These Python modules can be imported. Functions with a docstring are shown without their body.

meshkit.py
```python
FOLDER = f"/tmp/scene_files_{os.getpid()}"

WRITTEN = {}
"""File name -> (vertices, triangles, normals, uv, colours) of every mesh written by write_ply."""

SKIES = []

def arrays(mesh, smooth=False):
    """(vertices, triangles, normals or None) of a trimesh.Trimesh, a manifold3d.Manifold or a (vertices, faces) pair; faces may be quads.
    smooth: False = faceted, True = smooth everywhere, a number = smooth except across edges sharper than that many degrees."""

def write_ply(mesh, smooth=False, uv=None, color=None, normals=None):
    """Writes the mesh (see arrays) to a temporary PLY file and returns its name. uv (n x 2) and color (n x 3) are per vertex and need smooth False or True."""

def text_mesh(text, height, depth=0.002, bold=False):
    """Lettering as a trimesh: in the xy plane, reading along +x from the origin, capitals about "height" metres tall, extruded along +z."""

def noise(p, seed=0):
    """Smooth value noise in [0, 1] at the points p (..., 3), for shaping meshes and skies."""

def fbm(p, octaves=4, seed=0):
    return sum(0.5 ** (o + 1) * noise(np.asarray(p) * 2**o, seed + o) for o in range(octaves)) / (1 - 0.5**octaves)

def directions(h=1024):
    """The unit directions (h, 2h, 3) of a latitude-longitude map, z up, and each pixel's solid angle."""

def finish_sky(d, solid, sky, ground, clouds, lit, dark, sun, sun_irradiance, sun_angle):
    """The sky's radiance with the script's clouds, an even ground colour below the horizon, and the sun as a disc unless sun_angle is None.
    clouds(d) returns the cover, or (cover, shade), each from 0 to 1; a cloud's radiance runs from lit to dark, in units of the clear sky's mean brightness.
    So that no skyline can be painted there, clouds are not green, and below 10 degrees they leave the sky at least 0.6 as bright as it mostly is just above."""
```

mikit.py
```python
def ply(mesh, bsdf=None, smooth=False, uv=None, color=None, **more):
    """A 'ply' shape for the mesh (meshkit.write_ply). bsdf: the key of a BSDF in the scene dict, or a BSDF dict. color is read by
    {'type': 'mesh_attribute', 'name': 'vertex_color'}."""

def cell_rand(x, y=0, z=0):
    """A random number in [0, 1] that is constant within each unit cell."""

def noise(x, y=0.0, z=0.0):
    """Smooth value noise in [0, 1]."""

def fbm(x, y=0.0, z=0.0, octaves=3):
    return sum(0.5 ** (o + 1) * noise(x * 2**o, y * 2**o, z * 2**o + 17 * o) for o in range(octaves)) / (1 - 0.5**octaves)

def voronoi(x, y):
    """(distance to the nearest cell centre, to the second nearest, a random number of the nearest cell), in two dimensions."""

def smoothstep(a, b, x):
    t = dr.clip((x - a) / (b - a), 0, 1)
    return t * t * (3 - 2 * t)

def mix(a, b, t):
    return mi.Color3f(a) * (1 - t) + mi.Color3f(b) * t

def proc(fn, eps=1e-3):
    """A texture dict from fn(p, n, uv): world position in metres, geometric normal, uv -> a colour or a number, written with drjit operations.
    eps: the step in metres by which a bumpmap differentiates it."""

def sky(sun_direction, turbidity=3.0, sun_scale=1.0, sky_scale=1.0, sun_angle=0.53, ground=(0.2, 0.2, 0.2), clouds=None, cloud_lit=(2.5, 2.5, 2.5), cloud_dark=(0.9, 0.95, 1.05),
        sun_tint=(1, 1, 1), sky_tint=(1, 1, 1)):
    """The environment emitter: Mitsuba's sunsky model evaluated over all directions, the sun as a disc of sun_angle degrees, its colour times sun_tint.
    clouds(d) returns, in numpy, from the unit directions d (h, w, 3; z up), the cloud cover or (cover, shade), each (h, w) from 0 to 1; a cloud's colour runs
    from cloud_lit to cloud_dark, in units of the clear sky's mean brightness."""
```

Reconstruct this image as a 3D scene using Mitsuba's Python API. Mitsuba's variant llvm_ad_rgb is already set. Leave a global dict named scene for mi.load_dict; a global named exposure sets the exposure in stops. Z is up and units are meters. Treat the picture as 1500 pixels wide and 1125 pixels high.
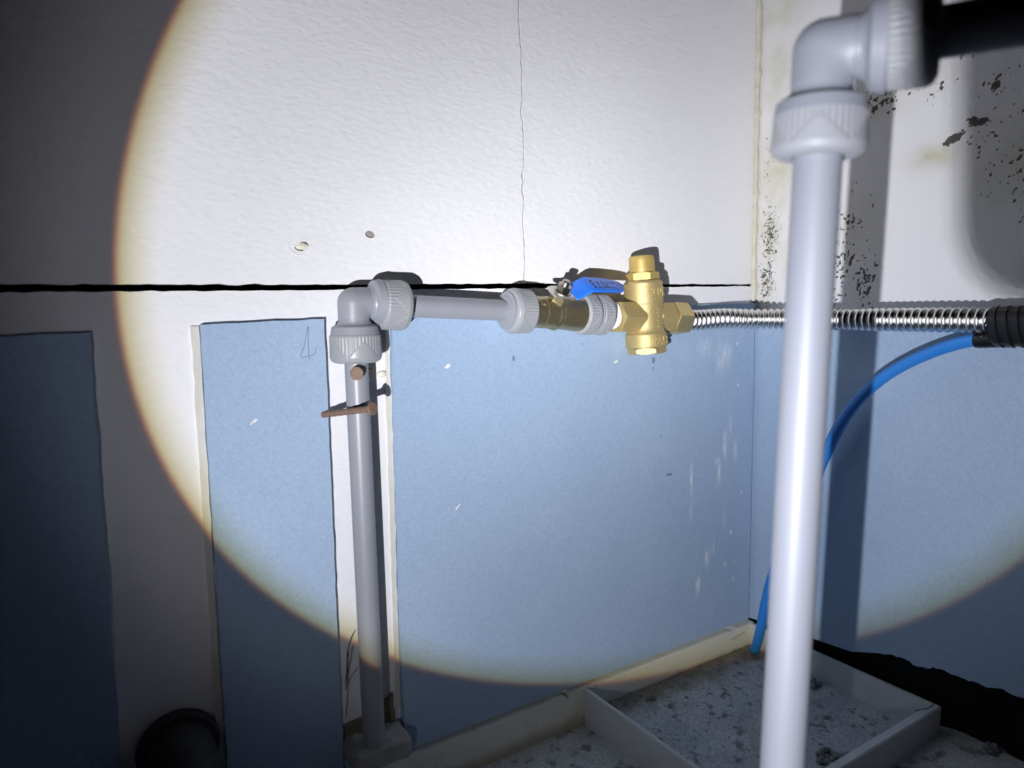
import math, random
import numpy as np, trimesh, manifold3d as m3, drjit as dr
import mitsuba as mi
import mikit, meshkit
from shapely.geometry import Polygon, box as sbox
from mikit import noise, fbm, smoothstep, mix

T = mi.ScalarTransform4f
V = lambda *a: np.array(a, float)
rng = np.random.default_rng(7)
random.seed(7)
scene, labels = {}, {}

# ------------------------------------------------------------------ camera, light, exposure
# world: the left wall is the plane y = 0 (x < 0), the right wall is x = 0 (y < 0), they meet at the origin; z = 0 is the top of the skirting strip
CAM = V(-0.8377, -0.6682, 0.4756)
RIGHT, DOWN, FWD = V(0.84150, -0.53993, -0.01866), V(-0.07746, -0.08640, -0.99324), V(0.53467, 0.83726, -0.11453)
FOCAL = 1041.69
scene['camera'] = {'type': 'thinlens', 'fov': math.degrees(2 * math.atan(750 / FOCAL)), 'fov_axis': 'x',
                   'aperture_radius': 0.0021, 'focus_distance': 0.78, 'near_clip': 0.01, 'far_clip': 20.0,
                   'to_world': T().look_at(origin=CAM.tolist(), target=(CAM + FWD).tolist(), up=(-DOWN).tolist())}
exposure = 1.15

# a focusing torch held to the left of and below the camera: a small disc of emitters, a hot centre, a sharp rim with a warm fringe and weak spill round it
LAMP = V(-1.035, -0.732, 0.297)
BEAM_AZ, BEAM_EL, BEAM_HALF = math.radians(42.85), math.radians(11.95), 28.2
AIM = V(math.cos(BEAM_AZ) * math.cos(BEAM_EL), math.sin(BEAM_AZ) * math.cos(BEAM_EL), math.sin(BEAM_EL))
CUT = 72.0


def beam_profile(p, n, uv):
    k = 2 * math.tan(math.radians(CUT))
    a = (uv - 0.5) * k
    t = dr.rad2deg(dr.atan(dr.norm(a)))
    core = 0.58 + 1.18 * dr.exp(-dr.square(t / 14.5))
    spill = 0.058 * dr.exp(-dr.square(dr.maximum(t - 28, 0) / 5.6))
    cut = lambda lo, hi: 1 - smoothstep(lo, hi, t)
    q = 1 - dr.clip((28.25 - t) / 2.4, 0, 1)
    r = core * cut(28.0, 28.45) * (0.44 + 0.56 * (1 - q ** 1.8))
    g = core * cut(27.9, 28.35) * (0.36 + 0.64 * (1 - q ** 1.7))
    b = core * cut(27.9, 28.30) * (0.08 + 0.92 * (1 - q ** 1.4))
    return mi.Color3f(r + spill, g + spill * 0.98, b + spill * 1.04)


PROFILE = mikit.proc(beam_profile)
side = np.cross(AIM, [0, 0, 1.0]); side /= np.linalg.norm(side); upv = np.cross(side, AIM)
N_LAMP = 16
for i in range(N_LAMP):
    rr, aa = 0.0032 * math.sqrt((i + .5) / N_LAMP), i * 2.39996
    o = LAMP + side * rr * math.cos(aa) + upv * rr * math.sin(aa)
    scene[f'torch_light_{i:03d}'] = {'type': 'spot', 'to_world': T().look_at(origin=o.tolist(), target=(o + AIM).tolist(), up=[0, 0, 1]),
                                     'intensity': {'type': 'rgb', 'value': [1.42 / N_LAMP, 1.42 / N_LAMP, 1.50 / N_LAMP]},
                                     'cutoff_angle': CUT, 'beam_width': CUT - 1.0, 'texture': PROFILE}

# ------------------------------------------------------------------ materials


def rgb(c): return {'type': 'rgb', 'value': [float(x) for x in c]}


def two(d): return {'type': 'twosided', 'bsdf': d}


def mat(name, color, rough=0.6, metallic=0.0, spec=0.4, **kw):
    c = mikit.proc(color) if callable(color) else rgb(color)
    scene[name] = two({'type': 'principled', 'base_color': c, 'roughness': rough, 'metallic': metallic, 'specular': spec, **kw})
    return name


def bumped(name, color, rough, height, scale=1.0, spec=0.3, eps=4e-4):
    c = mikit.proc(color) if callable(color) else rgb(color)
    scene[name] = two({'type': 'bumpmap', 'arbitrary': mikit.proc(height, eps=eps), 'scale': scale,
                       'bsdf': {'type': 'principled', 'base_color': c, 'roughness': rough, 'specular': spec}})
    return name


def blob(u, v, cu, cv, ru, rv):
    return dr.exp(-(dr.square((u - cu) / ru) + dr.square((v - cv) / rv)))


def white_left(p, n, uv):
    x, z = p.x, p.z
    base = mix((.79, .79, .80), (.73, .73, .74), fbm(x * 6, z * 9, 3.0))
    fib = noise(x * 90 + z * 60, z * 420 - x * 130, 1.0)
    base = base * (0.985 + 0.03 * fib)
    # small grey scratches
    s = smoothstep(.82, .90, noise(x * 260 + z * 90, z * 1100 - x * 240, 5.0)) * smoothstep(.55, .80, noise(x * 26, z * 26, 9.0))
    base = mix(base, (.55, .54, .52), s * .30)
    warm = blob(x, z, -.0, .52, .012, .5)
    # dirt under the pipe hole and crumbled paint by the joint
    return mix(base, (.66, .62, .50), warm * .6)


def white_bump(p, n, uv):
    return 0.00045 * fbm((p.x + p.y) * 160 + p.z * 120, p.z * 330 - (p.x + p.y) * 90, 2.0, 2)


bumped('white_board', white_left, .75, white_bump, spec=.2)

MOULD = [(-.022, .560, .018, .055, .95), (-.018, .500, .016, .035, 1.1), (-.020, .665, .012, .04, .55), (-.160, .495, .018, .040, 1.05),
         (-.130, .510, .025, .055, .85), (-.145, .575, .03, .035, .60), (-.175, .702, .026, .018, 1.0), (-.215, .716, .03, .02, .75), (-.24, .700, .02, .018, .55),
         (-.263, .738, .03, .02, .7), (-.300, .690, .022, .016, .8), (-.281, .735, .02, .02, .5), (-.320, .600, .03, .05, .62), (-.290, .635, .03, .03, .55),
         (-.315, .66, .02, .02, .5), (-.340, .575, .03, .04, .45), (-.105, .485, .03, .02, .5)]
STREAK = [(-.258, .643, .0125, .0056, .42), (-.281, .656, .0130, .0050, -.22), (-.296, .688, .005, .005, .3)]
STAIN = [(-.238, .628, .026, .014, .95), (-.030, .640, .030, .06, .85), (-.022, .560, .024, .05, .7), (-.028, .770, .024, .06, .55), (-.03, .850, .04, .03, .6), (-.060, .530, .03, .05, .35),
         (-.315, .610, .045, .05, .5), (-.150, .56, .03, .04, .4), (-.02, .48, .02, .05, .5), (-.175, .70, .04, .02, .3), (-.22, .715, .03, .02, .35)]


def white_right(p, n, uv):
    y, z = p.y, p.z
    base = mix((.78, .78, .80), (.73, .73, .75), fbm(y * 8, z * 8, 3.0))
    st = mi.Float(0.0)
    for a, b, ra, rb, k in STAIN:
        st = dr.maximum(st, k * blob(y, z, a, b, ra, rb))
    st = st * (0.35 + 0.9 * fbm(y * 70, z * 70, 4.0))
    base = mix(base, (.54, .52, .385), dr.clip(st * 1.15, 0, 1))
    d = mi.Float(0.0)
    for a, b, ra, rb, k in MOULD:
        d = dr.maximum(d, k * blob(y, z, a, b, ra, rb))
    w = 0.0016 * (fbm(y * 300, z * 300, 8.0) - .5)
    ky = dr.select(y > -.058, 1.75, 1.0)
    fine = noise((y + w) * 420 * ky + z * 60, (z - w) * 380 * ky, 2.0) * .6 + noise((y - w) * 190 * ky, ((z + w) * 260 + y * 90) * ky, 6.0) * .4
    spots = smoothstep(.0, .05, fine - (.915 - .44 * d)) * smoothstep(.02, .12, d)
    for a, b, ra, rb, sl in STREAK:
        zz = z - sl * (-(y - a)) * 1.0
        q = blob(y, zz + .0060 * (fbm(y * 380, z * 380, 12.0) - .5), a, b, ra, rb) * (.25 + 1.45 * fbm(y * 520, z * 520, 15.0))
        spots = dr.maximum(spots, smoothstep(.40, .52, q))
    return mix(base, (.045, .045, .035), spots * .93)


bumped('mouldy_board', white_right, .75, white_bump, spec=.2)

SCUFF = [(-.0657, .398, .007, .016, .9), (-.078, .395, .010, .022, .5), (-.110, .412, .012, .012, .4), (-.067, .2745, .0042, .018, .85), (-.0575, .30, .003, .014, .6),
         (-.0464, .262, .004, .012, .6), (-.079, .236, .0035, .016, .95), (-.083, .252, .005, .004, 1.0), (-.133, .232, .0022, .022, .95), (-.1335, .190, .002, .014, .6), (-.0665, .165, .003, .010, .7),
         (-.0875, .132, .002, .010, .85), (-.094, .126, .002, .008, .8), (-.101, .116, .0035, .012, 1.0), (-.118, .0835, .0042, .010, 1.15), (-.118, .070, .0015, .006, .8),
         (-.052, .145, .003, .003, .8), (-.064, .100, .003, .004, .7), (-.045, .10, .003, .003, .7), (-.046, .075, .004, .003, .9)]
FLECK = [(-.496, .4098, .0055, .0026, .35), (-.4887, .258, .005, .002, .7), (-.2654, .4008, .006, .0022, .2), (-.693, .373, .005, .002, .5), (-.046, .412, .003, .002, .3), (-.043, .355, .003, .002, 0.), (-.0314, .2, .003, .002, 0.)]
DARKS = [(-.2031, .3990, .0030, .0052), (-.2035, .388, .0010, .004), (-.4137, .4136, .0022, .0040), (-.1742, .2468, .0070, .0022), (-.19, .30, .0014, .0014), (-.317, .425, .0012, .0012)]


def blue_paper(p, n, uv):
    u, z = p.x + p.y, p.z
    base = mix((.305, .415, .560), (.355, .465, .610), fbm(u * 9, z * 9, 1.0))
    grain = noise(u * 900, z * 900, 3.0) * .6 + noise(u * 430, z * 430, 4.0) * .4
    base = base * (.90 + .20 * grain)
    x = p.x
    on = dr.select(p.x < -.012, 1.0, 0.0)
    s = mi.Float(0.0)
    streak = smoothstep(.38, .74, noise(x * 700, z * 90, 7.0) * .65 + noise(x * 1300, z * 500, 8.0) * .35)
    for a, b, ra, rb, k in SCUFF:
        s = dr.maximum(s, k * blob(x, z, a, b, ra, rb))
    base = mix(base, (.72, .76, .80), dr.clip(s * (.25 + streak), 0, 1) * .9 * on)
    f, d = mi.Float(0.0), mi.Float(0.0)
    wv = .0016 * (noise(x * 500, z * 500, 21.0) - .5)
    for a, b, ra, rb, sl in FLECK:
        f = dr.maximum(f, blob(x + wv, z - sl * (x - a) + wv, a, b, ra * .8, rb * .8) * (.6 + .8 * noise(x * 900, z * 900, 22.0)))
    base = mix(base, (.74, .75, .74), smoothstep(.45, .60, f) * on)
    for a, b, ra, rb in DARKS:
        d = dr.maximum(d, blob(x, z, a, b, ra, rb))
    return mix(base, (.12, .17, .24), smoothstep(.4, .6, d) * .75 * on)


bumped('blue_paper', blue_paper, .8, lambda p, n, uv: 0.00012 * fbm((p.x + p.y) * 900, p.z * 900, 2.0, 2), spec=.15)
mat('gypsum_edge', lambda p, n, uv: mix((.70, .69, .64), (.52, .50, .45), fbm(p.x * 120, p.z * 70, p.y * 120)), .85, spec=.1)
mat('painted_dark', (.012, .012, .012), .9, spec=.05)  # near-black colour that paints the shade inside joints and gaps


def concrete(p, n, uv):
    f = fbm(p.x * 30, p.y * 30, 1.0)
    base = mix((.44, .44, .43), (.58, .58, .565), f)
    base = base * (.8 + .4 * noise(p.x * 500, p.y * 500, 2.0))
    d = smoothstep(.58, .78, fbm(p.x * 60, p.y * 60, 6.0, 5)) * .75
    return mix(base, (.12, .115, .10), d)


bumped('concrete', concrete, .9, lambda p, n, uv: 0.0012 * fbm(p.x * 260, p.y * 260, 2.0, 3), spec=.15)


def bed(p, n, uv):
    f = fbm(p.x * 40, p.y * 34, 9.0)
    base = mix((.38, .38, .375), (.52, .515, .505), f)
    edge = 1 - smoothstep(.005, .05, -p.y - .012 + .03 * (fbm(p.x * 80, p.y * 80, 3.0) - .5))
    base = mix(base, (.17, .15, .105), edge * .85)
    d = smoothstep(.60, .80, fbm(p.x * 90, p.y * 90, 4.0, 5))
    base = mix(base, (.12, .12, .115), d * .8)
    base = mix(base, (.08, .08, .075), smoothstep(.90, .95, noise(p.x * 210, p.y * 210, 14.0)) * .8)
    return base * (.75 + .5 * noise(p.x * 600, p.y * 600, 2.0))


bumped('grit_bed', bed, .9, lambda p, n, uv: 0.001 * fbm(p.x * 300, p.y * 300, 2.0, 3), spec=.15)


def cream(p, n, uv):
    f = fbm(p.x * 20 + p.y * 20, p.z * 40, 1.0)
    base = mix((.76, .75, .66), (.70, .685, .60), f)
    low = (1 - smoothstep(-.042, -.026, p.z + .012 * (fbm(p.x * 50, p.y * 50, 2.0) - .5)))
    base = mix(base, (.36, .32, .20), low * .7)
    sp = smoothstep(.90, .94, noise(p.x * 300, p.y * 260 + p.z * 420, 3.0)) * smoothstep(.5, .7, noise(p.x * 40, p.z * 40, 2.0))
    return mix(base, (.15, .14, .12), sp * .6)


mat('cream_strip', cream, .55, spec=.3)
mat('tray_white', lambda p, n, uv: mix((.62, .63, .62), (.50, .505, .50), fbm(p.x * 30, p.y * 30, p.z * 60)), .6, spec=.3)
mat('grey_pvc', lambda p, n, uv: mix((.275, .288, .315), (.24, .252, .276), fbm(p.x * 40, p.y * 40, p.z * 18)), .38, spec=.45)
mat('light_grey_pvc', lambda p, n, uv: mix((.212, .226, .266), (.198, .211, .250), fbm(p.x * 40, p.y * 40, p.z * 18)), .46, spec=.42)
mat('nut_grey', (.285, .295, .305), .36, spec=.5)
mat('nut_light_grey', (.240, .250, .272), .48, spec=.35)
mat('seal_black', (.02, .02, .02), .6)
mat('brass', lambda p, n, uv: mix((.60, .46, .20), (.70, .56, .27), fbm(p.x * 300, p.y * 300, p.z * 300)), .36, metallic=.85, spec=.5)
scene['cast_brass'] = two({'type': 'bumpmap', 'arbitrary': mikit.proc(lambda p, n, uv: 0.0003 * fbm(p.x * 900, p.y * 900, p.z * 900, 2), eps=2e-4), 'scale': 1.0,
                           'bsdf': {'type': 'principled', 'base_color': mikit.proc(lambda p, n, uv: mix((.50, .385, .155), (.63, .50, .23), fbm(p.x * 500, p.y * 500, p.z * 500))), 'roughness': .52, 'metallic': .62, 'specular': .5}})
mat('cap_brass', (.50, .355, .11), .48, metallic=.35, spec=.5)
mat('dull_brass', lambda p, n, uv: mix((.42, .36, .22), (.30, .25, .14), fbm(p.x * 260, p.y * 260, p.z * 260)), .33, metallic=.85)
scene['steel_bright'] = two({'type': 'roughconductor', 'material': 'none', 'specular_reflectance': rgb((.80, .79, .77)), 'alpha': .16})
scene['steel_plate'] = two({'type': 'principled', 'base_color': rgb((.68, .67, .65)), 'roughness': .35, 'metallic': .8})
scene['steel_bolt'] = two({'type': 'roughconductor', 'specular_reflectance': rgb((.62, .57, .48)), 'alpha': .22})
mat('lever_blue', (.02, .16, .70), .3, spec=.5, clearcoat=.3)
mat('print_black', (.015, .015, .02), .6)
mat('thread_tape', (.82, .82, .84), .7, spec=.2)
mat('tape_black', (.007, .007, .008), .25, spec=.35)
mat('cable_blue', (.025, .20, .62), .35, spec=.45)
mat('rust', lambda p, n, uv: mix((.15, .085, .058), (.27, .185, .14), fbm(p.x * 700, p.y * 700, p.z * 700)) * (.7 + .6 * noise(p.x * 1600, p.y * 1600, p.z * 1600)), .7, metallic=.2)
mat('caulk', lambda p, n, uv: mix((.66, .64, .55), (.50, .47, .36), fbm(p.y * 100, p.z * 90, p.x * 100)), .8, spec=.2)
mat('plug_white', (.76, .73, .62), .8, spec=.1)
mat('plug_grey', (.33, .31, .28), .8, spec=.1)
mat('mortar', lambda p, n, uv: mix((.42, .42, .40), (.25, .25, .24), fbm(p.x * 90, p.z * 90, p.y * 90)), .9, spec=.1)
mat('brown_paper', (.20, .17, .12), .8, spec=.1)
mat('pencil', (.10, .13, .20), .7, spec=.1)
mat('black_rubber', (.035, .036, .038), .6, spec=.3)
mat('dark_grey_pipe', (.10, .10, .105), .5, spec=.3)
mat('grit_dark', lambda p, n, uv: mix((.09, .09, .09), (.30, .29, .28), noise(p.x * 260, p.y * 260, p.z * 260)), .7, spec=.3)
mat('phone_dark', (.03, .03, .035), .3, spec=.5)

# ------------------------------------------------------------------ mesh helpers


def tri(v, f):
    return trimesh.Trimesh(np.asarray(v, float), np.asarray(f, int), process=False)


def ring_mesh(rings, closed_u=True, caps=True):
    """Rings (k, n, 3) joined one after the other, with fans at both ends."""
    rings = np.asarray(rings, float)
    k, n = rings.shape[:2]
    v = rings.reshape(-1, 3)
    i, j = np.meshgrid(np.arange(k - 1), np.arange(n), indexing='ij')
    a, b = i * n + j, i * n + (j + 1) % n
    f = np.vstack([np.stack([a, b, b + n], -1).reshape(-1, 3), np.stack([a, b + n, a + n], -1).reshape(-1, 3)])
    if caps:
        v = np.vstack([v, rings[0].mean(0), rings[-1].mean(0)])
        jj = np.arange(n); e = (k - 1) * n
        f = np.vstack([f, np.stack([(jj + 1) % n, jj, np.full(n, k * n)], 1), np.stack([e + jj, e + (jj + 1) % n, np.full(n, k * n + 1)], 1)])
    m = tri(v, f)
    if m.volume < 0:
        m.invert()
    return m


def lathe(profile, n=64, rfn=None):
    """profile: [(z, r)...] round the z axis; rfn(z, r, angle) may modulate the radius."""
    a = np.arange(n) * 2 * np.pi / n
    rings = []
    for z, r in profile:
        rr = np.full(n, float(r)) if rfn is None else rfn(z, r, a)
        rings.append(np.stack([rr * np.cos(a), rr * np.sin(a), np.full(n, float(z))], 1))
    return ring_mesh(rings)


def dense(profile, step):
    out = []
    for (z0, r0), (z1, r1) in zip(profile[:-1], profile[1:]):
        k = max(1, int(math.hypot(z1 - z0, r1 - r0) / step))
        out += [(z0 + (z1 - z0) * t / k, r0 + (r1 - r0) * t / k) for t in range(k)]
    return out + [profile[-1]]


def frame(origin, z, x=None):
    """4x4 whose z axis points along z."""
    z = np.asarray(z, float); z = z / np.linalg.norm(z)
    x = np.asarray(x if x is not None else ([0, 0, 1] if abs(z[2]) < .9 else [1, 0, 0]), float)
    x = x - z * (x @ z); x /= np.linalg.norm(x)
    m = np.eye(4); m[:3, 0], m[:3, 1], m[:3, 2], m[:3, 3] = x, np.cross(z, x), z, origin
    return m


def placed(mesh, m):
    mesh = mesh.copy(); mesh.apply_transform(m); return mesh


def along(path, radius, n=24, rfn=None):
    p = np.asarray(path, float)
    t = np.gradient(p, axis=0); t /= np.linalg.norm(t, axis=1)[:, None]
    u = np.cross(t[0], [0, 0, 1.0]) if abs(t[0][2]) < .9 else np.cross(t[0], [1.0, 0, 0])
    u /= np.linalg.norm(u)
    a = np.arange(n) * 2 * np.pi / n
    rad = np.broadcast_to(radius, (len(p),))
    rings = []
    for i in range(len(p)):
        u = u - t[i] * (u @ t[i]); u /= np.linalg.norm(u)
        w = np.cross(t[i], u)
        rings.append(p[i] + rad[i] * (np.cos(a)[:, None] * u + np.sin(a)[:, None] * w))
    return ring_mesh(rings)


def spline(pts, n):
    from scipy.interpolate import CubicSpline
    p = np.asarray(pts, float)
    s = np.r_[0, np.cumsum(np.linalg.norm(np.diff(p, axis=0), axis=1))]
    return CubicSpline(s, p)(np.linspace(0, s[-1], n))


def jag(pts, step=.006, amp=.0004, seed=0):
    """The polygon with its edges cut into short, slightly uneven pieces."""
    r = np.random.default_rng(seed)
    p, out = np.asarray(pts, float), []
    for a, b in zip(p, np.roll(p, -1, 0)):
        k = min(120, max(1, int(np.linalg.norm(b - a) / step)))
        d = (b - a) / max(np.linalg.norm(b - a), 1e-9); nrm = V(-d[1], d[0])
        for t in range(k):
            q = a + (b - a) * t / k
            out.append(q + (nrm * r.normal(0, amp) if t else 0))
    return Polygon(out).buffer(0)


def slab_y(poly, y0, y1):
    """A polygon in (x, z) as a slab between y0 and y1."""
    m = trimesh.creation.extrude_polygon(poly, abs(y1 - y0), engine='earcut')
    v = m.vertices
    return fixed(tri(np.stack([v[:, 0], min(y0, y1) + v[:, 2], v[:, 1]], 1), m.faces))


def slab_x(poly, x0, x1):
    """A polygon in (y, z) as a slab between x0 and x1."""
    m = trimesh.creation.extrude_polygon(poly, abs(x1 - x0), engine='earcut')
    v = m.vertices
    return fixed(tri(np.stack([min(x0, x1) + v[:, 2], v[:, 0], v[:, 1]], 1), m.faces))


def fixed(m):
    if m.volume < 0:
        m.invert()
    return m


def block(x0, x1, y0, y1, z0, z1, bevel=0.0):
    if bevel <= 0:
        m = trimesh.creation.box([x1 - x0, y1 - y0, z1 - z0])
    else:
        c = [(sx * ((x1 - x0) / 2 - bx), sy * ((y1 - y0) / 2 - by), sz * ((z1 - z0) / 2 - bz)) for sx in (-1, 1) for sy in (-1, 1) for sz in (-1, 1)
             for bx, by, bz in ((bevel, bevel, 0), (bevel, 0, bevel), (0, bevel, bevel))]
        m = trimesh.convex.convex_hull(np.array(c))
    m.apply_translation([(x0 + x1) / 2, (y0 + y1) / 2, (z0 + z1) / 2])
    return m


def man(mesh):
    mesh = mesh.copy(); mesh.merge_vertices()
    return m3.Manifold(m3.Mesh(np.asarray(mesh.vertices, np.float32), np.asarray(mesh.faces, np.uint32)))


def from_man(m):
    q = m.to_mesh()
    return tri(q.vert_properties[:, :3], q.tri_verts)


def hexnut(across, z0, z1, chamfer=.0015, rot=0.0):
    """Hexagonal prism along z with its corners turned off; across = distance between flats."""
    R = across / math.sqrt(3)
    h = m3.CrossSection([[(R * math.cos(math.radians(60 * k) + rot), R * math.sin(math.radians(60 * k) + rot)) for k in range(6)]])
    body = m3.Manifold.extrude(h, z1 - z0).translate([0, 0, z0])
    turn = man(lathe([(z0, R - chamfer * 2), (z0 + chamfer, R + .0002), (z1 - chamfer, R + .0002), (z1, R - chamfer * 2)], 48))
    return from_man(body ^ turn)


def join(*ms):
    return trimesh.util.concatenate(list(ms))


# ------------------------------------------------------------------ scene entries


def put(key, mesh, m, smooth=False, to_world=None, label=None, cat=None, group=None, kind=None):
    scene[key] = mikit.ply(mesh, m, smooth=smooth) if not isinstance(mesh, dict) else dict(mesh)
    if to_world is not None:
        scene[key]['to_world'] = T(to_world)
    note(key, label, cat, group, kind)
    return key


def note(key, label=None, cat=None, group=None, kind=None):
    d = {k: v for k, v in (('label', label), ('category', cat), ('group', group), ('kind', kind)) if v}
    if d:
        labels[key] = d


# ------------------------------------------------------------------ the left wall
SLIT_LOW, SLIT_UP = .4908, .4962
cz = np.r_[np.arange(.4962, .90, .0062), 1.30]
crack = [(-.3915 + .0068 * (meshkit.fbm(V(z * 60, 0, 0)[None], 5, 11)[0] - .5), z) for z in cz]
hole_a = Polygon([(-.6462, .5290), (-.6440, .5268), (-.6385, .5262), (-.6335, .5290), (-.6312, .5330), (-.6330, .5352), (-.6385, .5350), (-.6440, .5322)])
hole_b = Polygon([(-.5714 + .0056 * math.cos(a), .5439 + .0036 * math.sin(a)) for a in np.linspace(0, 2 * np.pi, 13)[:-1]])
left_poly = jag([(-1.70, .4968), (-1.2, .4968), (-.80, .4962), (-.60, .4955)] + [(x - .0010 - .0014 * rng.random() ** 2, z) for x, z in crack] + [(-1.70, 1.30)], .008, .00035, 1)
left_poly = left_poly.difference(hole_a).difference(hole_b)
put('wall_left', block(-1.75, .06, .060, .075, -.10, 1.32), 'painted_dark', kind='structure', label='left wall of the recess, white board with blue plasterboard pieces fixed on it')  # backing coloured near black, painting the dark air seen through the joint
put('wall_left__board', slab_y(left_poly, 0, .0125), 'white_board', label='upper white wall board left of the crack, with two small holes')
right_poly = jag([(x + .0008, z) for x, z in crack] + [(-.0075, 1.30), (-.0075, .4945), (-.2, .4950)], .008, .00035, 2)
put('wall_left__board_001', slab_y(right_poly, 0, .0125), 'white_board', label='upper white wall board between the crack and the corner')
low_poly = jag([(-1.70, -.10), (-.004, -.10), (-.004, .4915), (-.2, .4910), (-.5, .4905), (-.8, .4902), (-1.70, .4900)], .008, .0003, 3)
put('wall_left__board_002', slab_y(low_poly, 0, .0125), 'white_board', label='lower white wall board behind the blue pieces, under the black joint')
for nm, pl, m in (('plug', hole_a.buffer(-.0009), 'plug_white'), ('plug_001', hole_b, 'plug_grey')):
    c = pl.centroid
    s = trimesh.creation.icosphere(3, 1.0)
    w = V(*(np.ptp(np.array(pl.exterior.coords), axis=0) / 2))
    v = s.vertices * [w[0], .0035, w[1]]
    v += .0009 * (meshkit.noise(v * 700, 3) - .5)[:, None]
    put(f'wall_left__{nm}', tri(v + [c.x, .0042 if nm == 'plug' else .006, c.y], s.faces), m, smooth=50)
# torn paint lip round the left hole
lip = []
for k in range(10):
    a = math.radians(150 + k * 15)
    q = V(-.6405 + .0115 * math.cos(a), .5315 + .009 * math.sin(a))
    lip.append(placed(trimesh.creation.icosphere(1, 1.0), np.array([[.0022, 0, 0, q[0]], [0, .0006, 0, .0000], [0, 0, .0008, q[1]], [0, 0, 0, 1]])))
put('wall_left__flaked_paint', join(*lip), 'white_board', smooth=True, kind='stuff')

PB = .0085
boards = [
    ('plasterboard', [(-1.45, .0), (-.819, .0), (-.8185, .10), (-.815, .4575), (-.86, .4570), (-1.45, .452)], 'dark leftmost blue plasterboard piece'),
    ('plasterboard_001', [(-.7352, .0), (-.6265, .0), (-.6260, .18), (-.6242, .4630), (-.66, .4625), (-.7320, .4610)], 'narrow blue plasterboard piece with a pencil mark'),
    ('plasterboard_002', [(-.5595, .0045), (-.0105, .0045), (-.0095, .30), (-.0095, .4680), (-.30, .4670), (-.5560, .4660), (-.5580, .25)], 'large blue plasterboard piece under the valves'),
    ('plasterboard_003', [(-.6255, .003), (-.5605, .003), (-.5605, .0300), (-.59, .0320), (-.6255, .0300)], 'small blue plasterboard offcut under the grey pipe'),
]
for i, (nm, pts, lab) in enumerate(boards):
    put(f'wall_left__{nm}', slab_y(jag(pts, .01, .00030, 20 + i), -PB, -.0001), 'blue_paper', label=lab)
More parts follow.
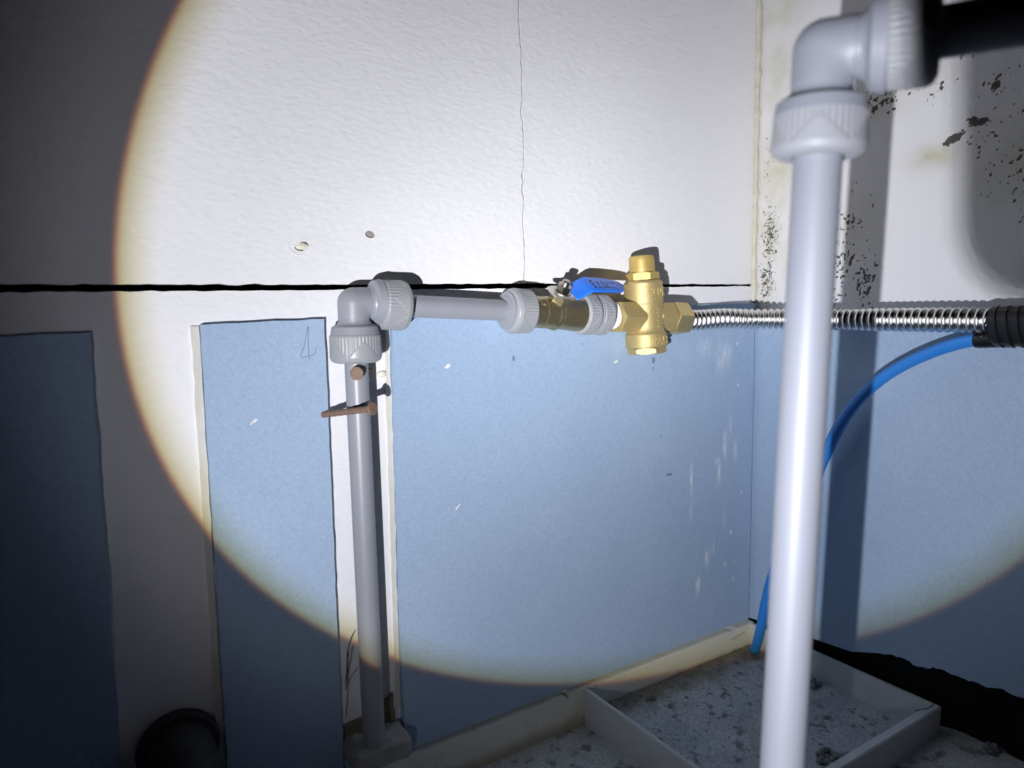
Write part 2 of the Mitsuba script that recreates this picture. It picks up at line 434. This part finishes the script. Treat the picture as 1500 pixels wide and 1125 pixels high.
strips = [[(-.7415, .02), (-.7360, .02), (-.7330, .4600), (-.7395, .4600)], [(-.5650, .05), (-.5602, .05), (-.5568, .4650), (-.5615, .4650)]]
for i, pts in enumerate(strips):
    put('wall_left__edge_strip' + (f'_{i:03d}' if i else ''), slab_y(jag(pts, .012, .00035, 30 + i), -.0030, -.0001), 'gypsum_edge', label='pale torn edge of the plasterboard' if not i else None)

# the pencil mark on the narrow piece
def px_line(pts, r):
    return along(spline([(x, -PB - .0001, z) for x, z in pts], 14), r, 5)
four = join(px_line([(-.6395, .4565), (-.6420, .4490), (-.6455, .4360), (-.6478, .4278), (-.6440, .4285), (-.6360, .4302), (-.6335, .4330), (-.6332, .4362)], .00022),
            px_line([(-.6395, .4568), (-.6402, .4480), (-.6405, .4370), (-.6402, .4250)], .00022))
put('wall_left__plasterboard_001__pencil_mark', four, 'pencil', label='pencilled figure four')

# caulk bead in the corner
zz = np.linspace(.47, 1.30, 160)
cb = np.stack([-.0048 + .0010 * (meshkit.noise(np.stack([zz * 90, zz * 0, zz * 0], 1), 4) - .5), np.full_like(zz, -.0010), zz], 1)
cr = .0036 + .0042 * (meshkit.fbm(np.stack([zz * 160, zz * 0, zz * 0], 1), 3, 5) - .5)
put('wall_left__sealant_bead', along(cb, cr, 14), 'caulk', smooth=True, label='yellowed uneven sealant bead in the corner')

# mortar and torn paper round the foot of the pipe
mm = man(block(-.6255, -.5640, -.0400, -.0002, .0170, .0400, .004)).refine_to_length(.004).to_mesh()
v = np.array(mm.vert_properties[:, :3], float)
v += (meshkit.fbm(v * 180, 3, 41) - .5)[:, None] * V(.004, .004, .008) * (v[:, 1] < -.003)[:, None]
put('wall_left__mortar_patch', tri(v, mm.tri_verts), 'mortar', smooth=40, label='rough grey mortar lump at the foot of the grey pipe')
patch2 = jag([(-.6225, .0400), (-.5900, .0400), (-.5680, .0400), (-.5690, .0700), (-.5900, .0560), (-.6225, .0520)], .005, .0008, 42)
put('wall_left__paper_patch', slab_y(patch2, -.0040, -.0001), 'brown_paper', label='torn brown paper behind the foot of the pipe')

# ------------------------------------------------------------------ the right wall
rw = jag([(-1.25, .430), (-.0005, .430), (-.0005, 1.30), (-1.25, 1.30)], .02, .0001, 50)
put('wall_right', slab_x(rw, .0, .0125), 'mouldy_board', kind='structure', label='white right wall board spotted with black mould')
rag = [(-1.25, .075)]
ys = np.linspace(-1.20, -.20, 260)
for y in ys:
    rag.append((y, .048 + (.355 + y) * -.10 * (y > -.42) + (0 if y > -.42 else .0065) + .009 * (meshkit.fbm(V(y * 90, 0, 0)[None], 5, 8)[0] - .5)))
rag += [(-.165, .0180), (-.13, .0150), (-.10, .0125), (-.0005, .0030), (-.0005, .4550), (-1.25, .4550)]
put('wall_right__plasterboard', slab_x(Polygon(rag).buffer(0), -.0030, .0095), 'blue_paper', label='blue plasterboard of the right wall with a ragged lower edge')
put('wall_right__dark_backing', block(.0130, .030, -1.3, .0, -.12, .44), 'painted_dark', label='black backing block painting the shade under the ragged edge')  # solid block; its black colour stands in for the shade below the board

# ------------------------------------------------------------------ floor, skirting strip, tray
nx, ny = 150, 120
gx, gy = np.meshgrid(np.linspace(-1.75, .0128, nx), np.linspace(-1.3, .058, ny), indexing='ij')
pp = np.stack([gx, gy, gx * 0], -1)
gz = -.047 + .006 * (meshkit.fbm(pp * 14, 4, 2) - .5) + .016 * np.clip((gx + .22) / .18, 0, 1) * np.clip((-gy - .22) / .07, 0, 1)
v = np.stack([gx, gy, gz], -1).reshape(-1, 3)
i, j = np.meshgrid(np.arange(nx - 1), np.arange(ny - 1), indexing='ij')
q = np.stack([i * ny + j, (i + 1) * ny + j, (i + 1) * ny + j + 1, i * ny + j + 1], -1).reshape(-1, 4)
fl = tri(v, np.vstack([q[:, [0, 1, 2]], q[:, [0, 2, 3]]]))
put('floor', fl, 'concrete', smooth=True, kind='structure', label='rough grey concrete floor of the recess')

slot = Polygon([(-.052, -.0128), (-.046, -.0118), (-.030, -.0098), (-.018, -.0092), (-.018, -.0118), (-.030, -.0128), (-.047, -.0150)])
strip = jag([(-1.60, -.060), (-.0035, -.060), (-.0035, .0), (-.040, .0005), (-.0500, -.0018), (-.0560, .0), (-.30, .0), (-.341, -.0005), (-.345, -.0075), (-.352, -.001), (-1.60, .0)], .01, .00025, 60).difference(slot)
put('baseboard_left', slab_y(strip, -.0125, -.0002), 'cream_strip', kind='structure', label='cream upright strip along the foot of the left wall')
put('baseboard_left__crack_shade_fill', block(-.055, -.016, -.004, -.0003, -.017, -.007), 'painted_dark', label='black fill painting the shade inside the crack in the cream strip near the corner')  # filler behind the slot, its depth shade painted in black

TX0, TX1, TY0, TY1, TZ = -.3225, -.0050, -.2785, -.0130, .0
outer = m3.Manifold.hull(man(block(TX0, TX1, TY0, TY1, -.050, TZ, .0015)))
inner = man(block(TX0 + .0035, TX1 - .0060, TY0 + .0100, TY1 + .01, -.0375, .05))
shell = from_man(outer - inner)
put('box_tray__shell', shell, 'tray_white', smooth=False)
gx, gy = np.meshgrid(np.linspace(TX0 + .0036, TX1 - .0061, 90), np.linspace(TY0 + .0101, TY1 - .0002, 80), indexing='ij')
pp = np.stack([gx, gy, gx * 0], -1)
gz = -.0362 + .0022 * (meshkit.fbm(pp * 50, 4, 5) - .5) + .004 * np.exp(-((gy + .013) / .02) ** 2)
v = np.stack([gx, gy, gz], -1).reshape(-1, 3)
i, j = np.meshgrid(np.arange(89), np.arange(79), indexing='ij')
q = np.stack([i * 80 + j, (i + 1) * 80 + j, (i + 1) * 80 + j + 1, i * 80 + j + 1], -1).reshape(-1, 4)
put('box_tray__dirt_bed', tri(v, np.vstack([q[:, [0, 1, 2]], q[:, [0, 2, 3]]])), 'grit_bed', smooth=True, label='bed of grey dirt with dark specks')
cr_ = along(spline([(-.040, -.2660, .0002), (-.030, -.2700, .0003), (-.018, -.2722, .0003), (-.0070, -.2700, .0002)], 16), .0004, 5)
put('box_tray__crack', cr_, 'seal_black', label='thin dark crack in the front right corner of the rim')
note('box_tray', 'shallow off-white box tray holding grey dirt, set in the wall corner on the floor', 'tray')


def clump(key, cx, cy, z, n, spread, r, label, seed):
    g = np.random.default_rng(seed)
    ms = []
    for k in range(n):
        a, d = g.uniform(0, 6.28), spread * math.sqrt(g.uniform(0, 1))
        rr = r * g.uniform(.7, 1.2)
        s = trimesh.creation.icosphere(2, 1.0)
        vv = s.vertices * (rr * (1 + .25 * (meshkit.noise(s.vertices * 2 + k, seed) - .5))[:, None]) * [1, 1, .85]
        ms.append(tri(vv + [cx + d * math.cos(a) * 1.3, cy + d * math.sin(a), z + rr * .75 + (rr * 1.1 if d < spread * .45 and k % 2 else 0)], s.faces))
    put(key, join(*ms), 'grit_dark', smooth=True, kind='stuff', label=label, cat='grit')


clump('grit_clump', -.300, -.067, -.0350, 16, .008, .0031, 'clump of dark grit by the left rim inside the tray', 1)
clump('grit_clump_001', -.028, -.128, -.0358, 26, .010, .0030, 'clump of dark grit inside the tray near its right rim', 2)
clump('grit_clump_002', -.150, -.237, -.0358, 44, .017, .0034, 'widest clump of dark grit, inside the front rim of the tray', 3)
clump('grit_clump_003', .012, -.330, -.033, 26, .010, .0034, 'clump of dark grit on the floor in front of the tray at the right wall', 4)
clump('grit_clump_004', -.230, -.035, -.0352, 6, .004, .0026, 'few pale grains of grit at the foot of the cream strip', 5)
clump('grit_clump_005', -.053, -.085, -.0358, 12, .008, .0026, 'clump of dark grit behind the foreground pipe in the tray', 6)

# ------------------------------------------------------------------ pipe fittings: shared pieces
R_PIPE = .0110


def nut_mesh(length=.028, r=.0238, ribs=44, teeth=5):
    prof = dense([(.0, .0120), (.0, r - .0035), (.0022, r - .0008), (.0034, r), (length * .80, r + .0004), (length * .93, r - .0010), (length, r - .0042), (length, .0138), (length - .004, .0122)], .0007)
    def rf(z, rr, a):
        tooth = np.abs(((a * teeth / (2 * np.pi)) % 1.0) - .5) * 2        # 0 in the middle of a tooth
        edge = length * (.30 + .52 * (1 - tooth))
        inside = np.clip((edge - z) / .0010, 0, 1) * (z > .0022) * (rr > r - .0012)
        return rr - .00045 * inside * (.5 + .5 * np.sign(np.sin(a * ribs)) * np.minimum(1, np.abs(np.sin(a * ribs)) * 2.2)) - .00012 * inside
    return lathe(prof, 352, rf)


NUT = {}
def nut_ply(m):
    if m not in NUT:
        NUT[m] = mikit.ply(nut_mesh(), m, smooth=38)
    return NUT[m]


def elbow_body(L_down, L_out, out_dir_len=None):
    """Elbow in its own frame: one leg down (-z), one out (+x), the axes crossing at the origin."""
    rb = .0148
    def leg(L):
        st = [(0, .004), (0, rb), (L - .0140, rb), (L - .0136, rb - .0005), (L - .0126, rb - .0005), (L - .0122, rb), (L - .0112, rb), (L - .0108, rb + .0008), (L - .0092, rb + .0016), (L - .0086, .0186), (L - .0068, .0212), (L - .0006, .0224), (L, .0220), (L, .004)]
        return man(lathe(st, 72))
    ball = man(trimesh.creation.icosphere(4, rb))
    return from_man(leg(L_down).rotate([180, 0, 0]) + leg(L_out).rotate([0, 90, 0]) + ball)


def fitting_matrix(origin, down, out):
    down, out = np.asarray(down, float), np.asarray(out, float)
    down /= np.linalg.norm(down); out = out - down * (out @ down); out /= np.linalg.norm(out)
    m = np.eye(4); m[:3, 0], m[:3, 2], m[:3, 1], m[:3, 3] = out, -down, np.cross(-down, out), origin
    return m


def pipe(key, a, b, m, label, r=R_PIPE):
    a, b = V(*a), V(*b)
    L = np.linalg.norm(b - a)
    put(key, lathe([(0, r - .002), (0, r), (L * .3, r), (L * .6, r), (L, r), (L, r - .002)], 56), m, smooth=40, to_world=frame(a, b - a), label=label, cat='pipe')


# ------------------------------------------------------------------ the pipe run on the left wall
AX0, AXD = V(-.6005, -.0275, .4770), V(1, -.006, -.0617)
AXD = AXD / np.linalg.norm(AXD)
def axis(x): return AX0 + AXD * ((x - AX0[0]) / AXD[0])
E0 = axis(-.6020)
DOWN_DIR = V(.0040, .001, -1.0); DOWN_DIR /= np.linalg.norm(DOWN_DIR)
EM = fitting_matrix(E0, DOWN_DIR, AXD)
put('pipe_elbow__body', elbow_body(.0285, .0265), 'grey_pvc', smooth=35, to_world=EM)
put('pipe_elbow__union_nut', nut_ply('nut_grey'), None, to_world=frame(E0 + DOWN_DIR * .0270, DOWN_DIR, [1, -.35, 0]))
put('pipe_elbow__union_nut_001', nut_ply('nut_grey'), None, to_world=frame(E0 + AXD * .0245, AXD, [0, -.95, .25]))
note('pipe_elbow', 'grey plastic elbow with two ribbed union nuts on the left wall, above the rusty nails', 'pipe fitting')
pipe('grey_pipe', E0 + DOWN_DIR * .045, E0 + DOWN_DIR * .440, 'grey_pvc', 'grey upright plastic pipe against the left wall, held by two rusty nails')
pipe('grey_pipe_001', axis(-.566), axis(-.425), 'grey_pvc', 'short level grey plastic pipe between the elbow and the brass ball valve')

# ball valve with its lever
VX = lambda x: axis(x)
A_L, A_R = -.4385, -.2865
put('ball_valve__union_nut', nut_ply('nut_grey'), None, to_world=frame(VX(-.4055), -AXD, [0, -.9, .4]))
col = lathe([(0, .012), (0, .0190), (.0008, .0200), (.0025, .0200), (.0032, .0150), (.0042, .0150), (.0046, .0118)], 56)
put('ball_valve__end_ring', col, 'grey_pvc', smooth=35, to_world=frame(VX(-.4330), -AXD), label='grey grip ring with raised circles')
B0 = VX(-.4115)
prof = [(0, .012), (0, .0170), (.0015, .0178), (.018, .0172), (.0185, .0166), (.0205, .0166), (.0210, .0176), (.034, .0176), (.0365, .0190), (.0390, .0196), (.0420, .0186), (.0450, .0180), (.056, .0188), (.062, .0196), (.0775, .0196), (.0795, .0150)]
put('ball_valve__body', lathe(prof, 72), 'dull_brass', smooth=35, to_world=frame(B0, AXD))
put('ball_valve__union_nut_001', nut_ply('nut_grey'), None, to_world=frame(VX(-.3385), AXD, [0, -.8, .6]) @ np.diag([.97, .97, .68, 1]))
mid = lathe([(0, .014), (0, .0215), (.001, .0226), (.012, .0226), (.0125, .0205), (.0135, .0205), (.014, .0226), (.0175, .0218), (.018, .016)], 72)
put('ball_valve__collar', mid, 'nut_grey', smooth=35, to_world=frame(VX(-.3190), AXD) @ np.diag([.97, .97, .35, 1]), label='plain grey collar behind the lever')
tail = mikit.ply(nut_mesh(.0235, .0222), 'nut_grey', smooth=38)
put('ball_valve__union_nut_002', tail, None, to_world=frame(VX(-.3180), AXD, [0, -.7, .7]) @ np.diag([1.04, 1.04, .76, 1]))
# lever: stem direction up and out from the wall
S = V(.02, -.56, .83); S -= AXD * (S @ AXD); S /= np.linalg.norm(S)
W = np.cross(S, AXD)                       # across the lever
ST = VX(-.3735)
put('ball_valve__stem_boss', hexnut(.0200, .010, .0252, rot=.3), 'dull_brass', smooth=25, to_world=frame(ST, S, AXD))
H0 = ST + S * .0265
def lever_pt(a, h, w): return H0 + AXD * a + S * h + W * w
def ribbon(path, thick, round_end=False):
    """path: [(a, h, half width)] -> a strip of that thickness."""
    p = np.array([(a, h) for a, h, _ in path])
    t = np.gradient(p, axis=0); t /= np.linalg.norm(t, axis=1)[:, None]
    rings = []
    for (a, h, w), d in zip(path, t):
        nrm = V(-d[1], d[0]); k = []
        e = min(thick * .45, w * .8)
        for sw, sn in ((-1, -1), (1, -1), (1, 1), (-1, 1)):
            for ow, on in (((0, e), (e, 0)) if sw * sn > 0 else ((e, 0), (0, e))):
                ww, nn = sw * (w - ow), sn * (thick / 2 - min(on, thick * .45))
                k.append(lever_pt(a + nrm[0] * nn, h + nrm[1] * nn, ww))
        rings.append(k)
    return ring_mesh(rings)
steel = [(-.0165, 0, .0050), (-.0140, 0, .0100), (-.008, 0, .0122), (.004, 0, .0124), (.013, 0, .0122), (.016, .0012, .0118), (.020, .0040, .0112)]
put('ball_valve__lever', ribbon(steel, .0024), 'steel_plate', smooth=30, label='bent steel lever')
sleeve = [(.0125, -.0004, .0134), (.0132, .0002, .0140), (.0180, .0030, .0142), (.0240, .0080, .0143), (.0275, .0106, .0144), (.0310, .0118, .0144), (.040, .0122, .0143), (.052, .0124, .0138), (.064, .0124, .0130), (.072, .0123, .0112), (.0765, .0122, .0078), (.0785, .0121, .0030)]
put('ball_valve__lever__sleeve', ribbon(sleeve, .0052), 'lever_blue', smooth=50, label='blue plastic sleeve with black lettering')
# small Korean-style black print, too small in the photograph to read: strokes only
marks = []
def stroke(a, w, da, dw):
    c = np.array([lever_pt(a + x, .0151 + k, (w + y) * 1.25) for x in (0, da) for y in (0, dw) for k in (-.0004, 0)])
    marks.append(trimesh.convex.convex_hull(c))
def glyph(a, w, s, g):
    k = g.integers(0, 4)
    stroke(a, w, s * .8, s * .18); stroke(a, w + s * .8, s * .8, s * .18)
    if k != 0: stroke(a, w, s * .18, s * .9)
    if k != 1: stroke(a + s * .62, w, s * .18, s * .9)
    if k > 1: stroke(a + s * .2, w + s * .4, s * .6, s * .16)
g = np.random.default_rng(3)
for k in range(3): glyph(.0325, -.0082 + k * .0048, .0024, g)
glyph(.0380, -.0080, .0026, g); glyph(.0410, -.0080, .0026, g)
for k in range(7): glyph(.0462 + k * .0030, -.0074, .0026, g)
glyph(.0412, -.0026, .0021, g); glyph(.0412, .0004, .0021, g)
for k in range(3): glyph(.0470 + k * .0030, -.0030, .0025, g)
for k in range(7): glyph(.0470 + k * .0030, .0006, .0025, g)
put('ball_valve__lever__print', join(*marks), 'print_black', label='small black print on the blue sleeve', kind='stuff')
put('ball_valve__washer', lathe([(.0, .004), (.0, .0098), (.0012, .0100), (.0016, .0092), (.0016, .004)], 40), 'steel_bolt', smooth=35, to_world=frame(H0 + S * .0012, S))
bolt = join(hexnut(.0145, .0016, .0084, .0010, .2), lathe([(.0080, .002), (.0080, .0046), (.0128, .0046), (.0138, .0036), (.0138, .001)], 32))
put('ball_valve__bolt', bolt, 'steel_bolt', smooth=30, to_world=frame(H0 + S * .0012, S))
pin = block(-.004, .004, -.002, .002, -.002, .002, .0005)
put('ball_valve__stop_pin', pin, 'steel_plate', to_world=frame(lever_pt(.006, -.0040, .0085), S, AXD))
note('ball_valve', 'brass ball valve with grey union nuts and a blue lever', 'valve')

# pressure reducing valve
UP = V(-.040, .045, 1.0); UP /= np.linalg.norm(UP)
PC = axis(-.2400) + V(0, -.002, 0)
PM = frame(PC, UP, [1, 0, 0])
body_prof = dense([(-.0365, .012), (-.0365, .0224), (-.0355, .0246), (-.0210, .0248), (-.0198, .0242), (-.0186, .0232), (-.0165, .0221), (-.0130, .0216), (.0110, .0216), (.0140, .0219), (.0158, .0225), (.0172, .0231), (.0400, .0231), (.0425, .0215), (.0435, .0195), (.0435, .010)], .004)
bodym = man(lathe(body_prof, 72))
left = man(placed(lathe([(0, .010), (0, .0165), (.030, .0170), (.030, .010)], 48), frame([-.001, 0, -.0005], [-1, 0, .06])))
right = man(placed(lathe([(0, .010), (0, .0165), (.026, .0160), (.026, .010)], 48), frame([.001, 0, .0005], [1, 0, -.06])))
hexl = man(placed(hexnut(.0345, .012, .0460, rot=.52), frame([0, 0, 0], [-1, 0, .06])))
hexr = man(placed(hexnut(.0335, .0120, .0395, rot=.52), frame([0, 0, 0], [1, 0, -.06])))
put('pressure_valve__body', from_man(bodym + left + right + hexl + hexr), 'cast_brass', smooth=28, to_world=PM)
put('pressure_valve__spring_cap', lathe(dense([(.0525, .006), (.0525, .0148), (.0535, .0154), (.0700, .0150), (.0722, .0140), (.0730, .010), (.0730, .004)], .004), 64), 'cap_brass', smooth=35, to_world=PM, label='dull yellow cap on top')
put('pressure_valve__cap_hex', hexnut(.0345, .0430, .0530, rot=.25), 'cap_brass', smooth=20, to_world=PM)
put('pressure_valve__bottom_plug', from_man(man(hexnut(.0405, -.0440, -.0365, rot=.25)) - man(lathe([(-.050, .004), (-.050, .013), (-.0425, .012), (-.0425, .004)], 40))), 'cast_brass', smooth=20, to_world=PM)


def wrap_text(txt, h, R, ang, z0, up=True):
    m = meshkit.text_mesh(txt, h, .0011, bold=True)
    v = np.array(m.vertices)
    w = v[:, 0].max()
    a = ang + (v[:, 0] - w / 2) / R
    rad = R - .0001 + v[:, 2]
    return tri(np.stack([rad * np.cos(a), rad * np.sin(a), z0 + v[:, 1]], 1), m.faces)


# local frame: x along the pipe, y into the wall; the side that faces out is at -90 degrees
txt = wrap_text('10K', .0100, .0231, math.radians(-78), .0245)
put('pressure_valve__lettering', txt, 'cast_brass', to_world=PM, label='raised figures 10K')
put('pressure_valve__lettering_001', wrap_text('NAMS', .0090, .0247, math.radians(-80), -.0330), 'cast_brass', to_world=PM, label='raised lettering on the lower ring')
dots = []
for k, (dx, dz) in enumerate([(-.001, .009), (.001, .0085), (-.001, .0045), (.0012, .005), (0, .0015), (.0012, -.001), (-.001, -.0045), (.001, -.0055), (0, -.0085), (-.001, -.0115), (.0012, -.0125)]):
    a = math.radians(-88) + dx / .0216
    dots.append(placed(trimesh.creation.icosphere(2, .0009), frame([.0216 * math.cos(a), .0216 * math.sin(a), dz], [0, 0, 1])))
put('pressure_valve__lettering_002', join(*dots), 'cast_brass', smooth=True, to_world=PM, kind='stuff', label='column of raised casting marks')
t15 = meshkit.text_mesh('15A', .0072, .0006, bold=True)
fm = frame([.0205, -.0169, -.0055], [0, -1, .0], [1, 0, -.06])
put('pressure_valve__lettering_003', placed(t15, fm), 'cast_brass', to_world=PM, label='raised figures 15A on the outlet')
arrow = trimesh.creation.extrude_polygon(Polygon([(0, -.0026), (.0036, 0), (0, .0026), (.0006, 0)]), .0007, engine='earcut')
put('pressure_valve__arrow_mark', placed(arrow, frame([-.0300, -.0173, .0010], [0, -1, 0], [1, 0, -.06])), 'cast_brass', to_world=PM)
tape = lathe(dense([(0, .0120), (0, .0145), (.0016, .0152), (.004, .0142), (.0065, .0155), (.0085, .0150), (.0085, .012)], .001), 60, lambda z, r, a: r + .0007 * np.sin(3 * a + z * 900) * (r > .013))
put('pressure_valve__thread_tape', tape, 'thread_tape', smooth=50, to_world=frame(VX(-.2955), AXD), label='white thread tape round the inlet')
put('pressure_valve__inlet_ring', hexnut(.0290, 0, .0060, rot=.2), 'brass', smooth=20, to_world=frame(VX(-.3005), AXD))
tape2 = lathe(dense([(0, .0120), (0, .0148), (.002, .0156), (.004, .0150), (.004, .012)], .001), 60, lambda z, r, a: r + .0005 * np.sin(4 * a + z * 900) * (r > .013))
put('pressure_valve__thread_tape_001', tape2, 'thread_tape', smooth=50, to_world=frame(VX(-.2020), AXD), label='wisp of white thread tape at the outlet')
note('pressure_valve', 'upright brass pressure reducing valve between the ball valve and the steel hose', 'valve')

# ------------------------------------------------------------------ flexible steel hose, tape, cable
hs = [axis(-.1760), axis(-.1350), (-.1040, -.0350, .4492), (-.0780, -.0430, .4480), (-.0570, -.0600, .4475), (-.0455, -.0850, .4473), (-.0425, -.1200, .4473), (-.0420, -.1800, .4475), (-.0420, -.2600, .4480), (-.0420, -.3270, .4478)]
path = spline(hs, 760)
s_ = np.r_[0, np.cumsum(np.linalg.norm(np.diff(path, axis=0), axis=1))]
rad = .0116 + .0017 * (np.abs(np.cos(np.pi * s_ / .0080)) ** .8 * 2 - 1)
put('flexible_hose__tube', along(path, rad, 40), 'steel_bright', smooth=True)
put('flexible_hose__nut', hexnut(.0365, 0, .0260, .0022, rot=.35), 'brass', smooth=20, to_world=frame(axis(-.1985), AXD), label='brass hexagon nut')
put('flexible_hose__nut_lip', lathe([(0, .012), (0, .0165), (.0025, .0160), (.004, .0140), (.004, .012)], 48), 'brass', smooth=35, to_world=frame(axis(-.1730), AXD))
note('flexible_hose', 'shiny corrugated steel hose along the right wall from the brass valve to the black tape', 'hose')

# black tape round hose and cable
rings = []
ss = np.linspace(-.3235, -.5200, 150)
n = 44; a = np.arange(n) * 2 * np.pi / n
for k, y in enumerate(ss):
    f = np.clip((-.3235 - y) / .006, 0, 1)
    ph = (-.3235 - y) / .0098
    saw = (ph + .55 * np.sin(a) * .9) % 1.0
    r = .0142 + .0013 * saw ** 1.5
    cy, cz = np.cos(a) * r, np.sin(a) * r
    z = .4478 + cz
    low = cz < 0
    z = np.where(low, .4478 + cz * (1 + .75 * f), z)
    rings.append(np.stack([-.0420 + cy, np.full(n, y) - .0022 * np.sin(a), z], 1))
put('insulating_tape__wrap', ring_mesh(rings), 'tape_black', smooth=40)
put('insulating_tape__cable_cuff', along(spline([(-.0340, -.3060, .4272), (-.0344, -.316, .4280), (-.0350, -.326, .4290), (-.0360, -.338, .4296)], 12), [.0078, .0083, .0082, .0085, .0084, .0084, .0086, .0085, .0085, .0086, .0086, .0086], 28), 'tape_black', smooth=40)
note('insulating_tape', 'black tape wound round the end of the steel hose and the blue cable', 'tape')
cab = [(-.0345, -.3160, .4282), (-.0340, -.3075, .4276), (-.0335, -.2865, .4223), (-.0330, -.2512, .4073), (-.0325, -.2135, .3840), (-.0320, -.1812, .3527), (-.0315, -.1558, .3150), (-.0310, -.1382, .2777), (-.0305, -.1070, .199), (-.0300, -.0690, .112), (-.0300, -.0490, .0322), (-.0300, -.0390, -.0165), (-.0300, -.0350, -.0285)]
put('blue_cable', along(spline(cab, 120), .0066, 24), 'cable_blue', smooth=True, label='bright blue cable curving down the right wall from the black tape to the corner', cat='cable')

# ------------------------------------------------------------------ nails
def nail(key, tip, head, label, r=.0026, hr=.0062, clip=0.0):
    tip, head = V(*tip), V(*head)
    L = np.linalg.norm(head - tip)
    g = np.random.default_rng(len(key))
    prof = dense([(0, .0004), (.006, r * .85), (.012, r), (L - .006, r), (L - .0022, r * 1.25)], .002)
    put(key + '__shank', lathe(prof, 20, lambda z, q, a: q * (1 + .07 * np.sin(z * 2300 + a * 2))), 'rust', smooth=40, to_world=frame(tip, head - tip))
    put(key + '__head', lathe([(L - .0026, r), (L - .0012, hr * .92), (L - .0004, hr), (L + .0004, hr), (L + .0009, hr * .9), (L + .0011, hr * .3)], 32, lambda z, q, a: q * (1 + .025 * np.sin(a * 5 + 1))), 'rust', smooth=30, to_world=frame(tip, head - tip))
    note(key, label, 'nail')
nail('masonry_nail', (-.5730, .0040, .4105), (-.6085, -.0460, .4133), 'upper rusty nail beside the upright grey pipe, its round head facing out')
nail('masonry_nail_001', (-.6352, .0045, .3705), (-.6019, -.0640, .3823), 'lower rusty nail lying slantwise across the upright grey pipe', r=.0030)
s = trimesh.creation.icosphere(2, 1.0)
v = s.vertices * [.005, .003, .0035] * (1 + .4 * (meshkit.noise(s.vertices * 3, 5) - .5))[:, None]
put('wall_left__chipped_plaster', tri(v + [-.5660, -.0010, .4065], s.faces), 'plug_white', smooth=50, label='chipped plaster at the upper nail')

# ------------------------------------------------------------------ pipe in the foreground
FE = V(-.5285, -.4560, .5885) + RIGHT * .0013
FD = V(-.0052, .0075, -.33); FD /= np.linalg.norm(FD)
FO = V(.50, -.866, .0)
put('foreground_elbow__body', elbow_body(.0310, .0285), 'light_grey_pvc', smooth=35, to_world=fitting_matrix(FE, FD, FO) @ np.diag([.93, .93, .95, 1]))
put('foreground_elbow__union_nut', nut_ply('nut_light_grey'), None, to_world=frame(FE + FD * .0255, FD, [.3, -1, 0]) @ np.diag([.875, .875, .80, 1]))
put('foreground_elbow__union_nut_001', nut_ply('nut_light_grey'), None, to_world=frame(FE + FO * .0245, FO, [0, 0, 1]) @ np.diag([.90, .90, .78, 1]))
note('foreground_elbow', 'blurred light grey plastic elbow with ribbed nuts at the top right, nearest the camera', 'pipe fitting')
pipe('light_grey_pipe', FE + FD * .040, FE + FD * .6335, 'light_grey_pvc', 'thick-looking light grey upright pipe in the right foreground, in front of the corner')
pipe('light_grey_pipe_001', FE + FO * .045, FE + FO * .42, 'light_grey_pvc', 'shaded level pipe running out of the top right corner from the foreground elbow')

# ------------------------------------------------------------------ dark pipe through the left wall at the bottom left
bp = spline([(-.7740, .030, .0860), (-.7740, -.010, .0860), (-.7735, -.030, .081), (-.7715, -.044, .066), (-.7700, -.050, .046), (-.7690, -.051, .010), (-.7690, -.051, -.046)], 50)
rr = np.where(np.arange(50) < 16, .0285, .0255)
put('dark_drain_elbow__body', along(bp, rr, 36), 'black_rubber', smooth=35)
put('dark_drain_elbow__collar', lathe([(0, .02), (0, .033), (.002, .0345), (.010, .0345), (.012, .033), (.012, .02)], 48), 'black_rubber', smooth=35, to_world=frame([-.7740, -.0005, .0860], [0, -1, 0]))
put('dark_drain_elbow__collar_001', lathe([(0, .02), (0, .029), (.002, .0305), (.014, .0305), (.016, .029), (.016, .02)], 48), 'dark_grey_pipe', smooth=35, to_world=frame([-.7690, -.051, .034], [0, 0, -1]))
note('dark_drain_elbow', 'dark rubber drain elbow coming out of the white wall at the bottom left', 'pipe fitting')

# loose fibres left of the pipe foot
fib = [spline([(-.6190, -.004, .100), (-.6170, -.006, .125), (-.6120, -.008, .146), (-.6080, -.006, .150)], 14), spline([(-.6200, -.004, .095), (-.6150, -.007, .118), (-.6110, -.006, .135)], 12),
       spline([(-.6195, -.004, .090), (-.6130, -.008, .106), (-.6070, -.006, .110)], 12), spline([(-.6205, -.003, .060), (-.6190, -.007, .085), (-.6170, -.006, .110), (-.6150, -.004, .130)], 14)]
put('loose_fibre', join(*[along(f, .00035, 5) for f in fib]), 'seal_black', kind='stuff', label='tangle of thin dark fibres beside the foot of the grey pipe', cat='fibre')

# ------------------------------------------------------------------ the phone that took the picture: its lower corner throws the soft shadow on the right wall
PH = CAM - FWD * .0075
def ph_pt(x, y): return PH + RIGHT * x + DOWN * y
cs = m3.CrossSection.square([.077 - .020, .165 - .020], True).offset(.010, m3.JoinType.Round, circular_segments=64)
ph = from_man(m3.Manifold.extrude(cs, .0085))
pm = np.eye(4); pm[:3, 0], pm[:3, 1], pm[:3, 2] = RIGHT, DOWN, -FWD
pm[:3, 3] = ph_pt(-.0402 + .0385, .1555 - .0825)
rot = np.eye(4); ca, sa = math.cos(math.radians(0)), math.sin(math.radians(0)); rot[:2, :2] = [[ca, -sa], [sa, ca]]
put('smartphone', ph, 'phone_dark', smooth=30, to_world=pm @ rot, label='dark smartphone whose rounded lower corner throws the soft shadow on the right wall', cat='phone')
